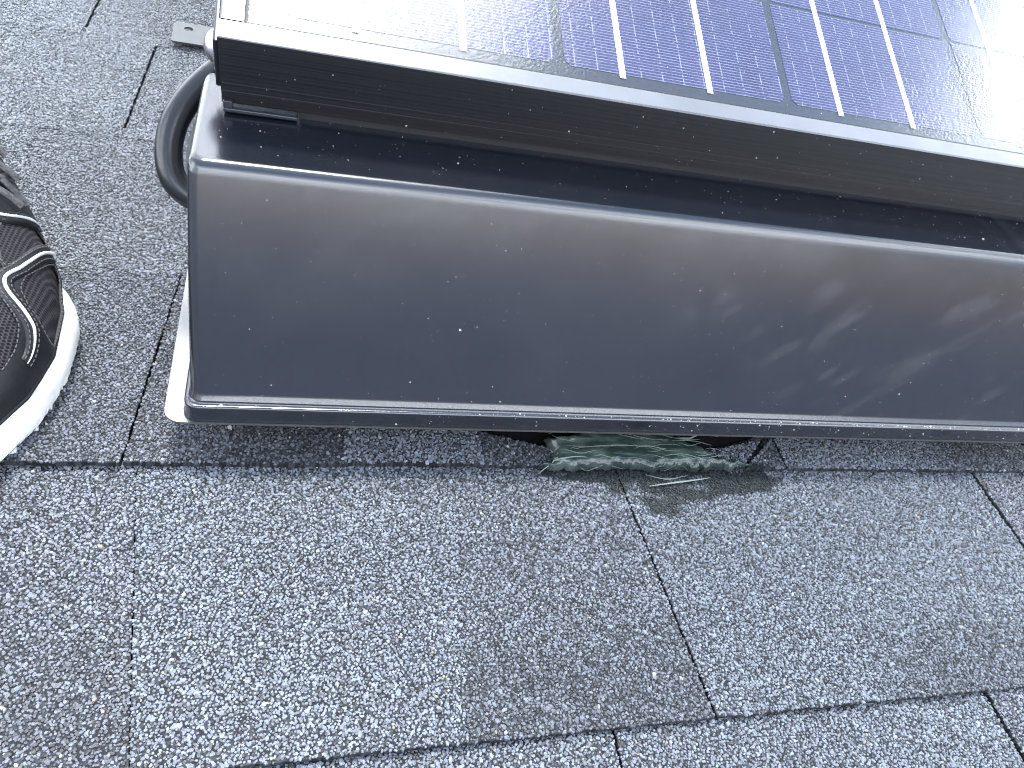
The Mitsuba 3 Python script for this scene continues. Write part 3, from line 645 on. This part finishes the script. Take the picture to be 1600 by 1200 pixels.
# ---------------------------------------------------------------- grit: stray granules and dust on the metal
gr = np.random.default_rng(5)
def specks(P, N, size):
    V, F, b = [], [], 0
    for p, nv, s in zip(P, N, size):
        tv, tf = TEMPL[int(gr.integers(0, len(TEMPL)))]; a = np.cross(nv, [.3, .9, .1]); a /= np.linalg.norm(a); bb = np.cross(nv, a); an = gr.uniform(0, 6.28); c, s_ = math.cos(an), math.sin(an)
        V.append(p + s * ((tv[:, :1] * c - tv[:, 1:2] * s_) * a + (tv[:, :1] * s_ + tv[:, 1:2] * c) * bb + tv[:, 2:3] * .8 * nv)); F.append(tf + b); b += len(tv)
    return np.vstack(V), np.vstack(F)
fn = np.cross([1., 0, 0], [0, TOPR[2] - FOOT[2], ZT - ZF]); fn /= np.linalg.norm(fn); fn = fn if fn[1] < 0 else -fn
P, N, S = [], [], []
for _ in range(300):                                   # front wall
    t = gr.uniform(.04, .93); x = gr.uniform(-.03, .54); P.append([x, FOOT[2] + (TOPR[2] - FOOT[2]) * t - .0003 * math.sin(math.pi * t), ZF + Hh * t]); N.append(fn); S.append(gr.lognormal(math.log(.00016), .5))
for _ in range(420):                                   # flange ledge
    x = gr.uniform(-.04, .55) if gr.random() < .4 else gr.uniform(.1, .5); y = FOOT[2] - abs(gr.normal(0, .0014)) - .0002
    if y > OUTER[2] + .0010: P.append([x, y, ZF]); N.append([0, 0, 1.])
    else: P.append([x, OUTER[2] + .0002, ZF - gr.uniform(.001, .009) ** 1.0]); N.append([0, -1., 0])
    S.append(gr.lognormal(math.log(.00026), .5)); continue
    P.append([x, y, ZF]); N.append([0, 0, 1.]); S.append(gr.lognormal(math.log(.00026), .5))
for _ in range(620):                                   # hood top
    P.append([gr.uniform(-.03, .54), gr.uniform(.303, .40), ZT + .0001]); N.append([0, 0, 1.]); S.append(gr.lognormal(math.log(.00015), .5))
scene['dust_mat'] = principled((.36, .35, .32), .8, .3)
put('dust', specks(np.array(P), np.array(N), np.clip(S, .0001, .0011)), 'dust_mat', None, kind='stuff', label='pale grit and dust specks scattered over the black vent hood', category='dust')
P, N, S = [], [], []
for _ in range(130):
    P.append(onpanel(np.array([[gr.uniform(.01, .59), 0, gr.uniform(-FD, -.002)]]))[0]); N.append(-PU); S.append(gr.lognormal(math.log(.0002), .5))
for _ in range(260):
    P.append(onpanel(np.array([[gr.uniform(.01, .59), gr.uniform(.001, .2), -.0011]]))[0]); N.append(PN); S.append(gr.lognormal(math.log(.0002), .5))
put('dust', specks(np.array(P), np.array(N), np.clip(S, .0001, .0008)), 'dust_mat', None, kind='stuff', label='pale specks of dust on the solar panel and its frame', category='dust')
print('granule triangles', N_GRAN)
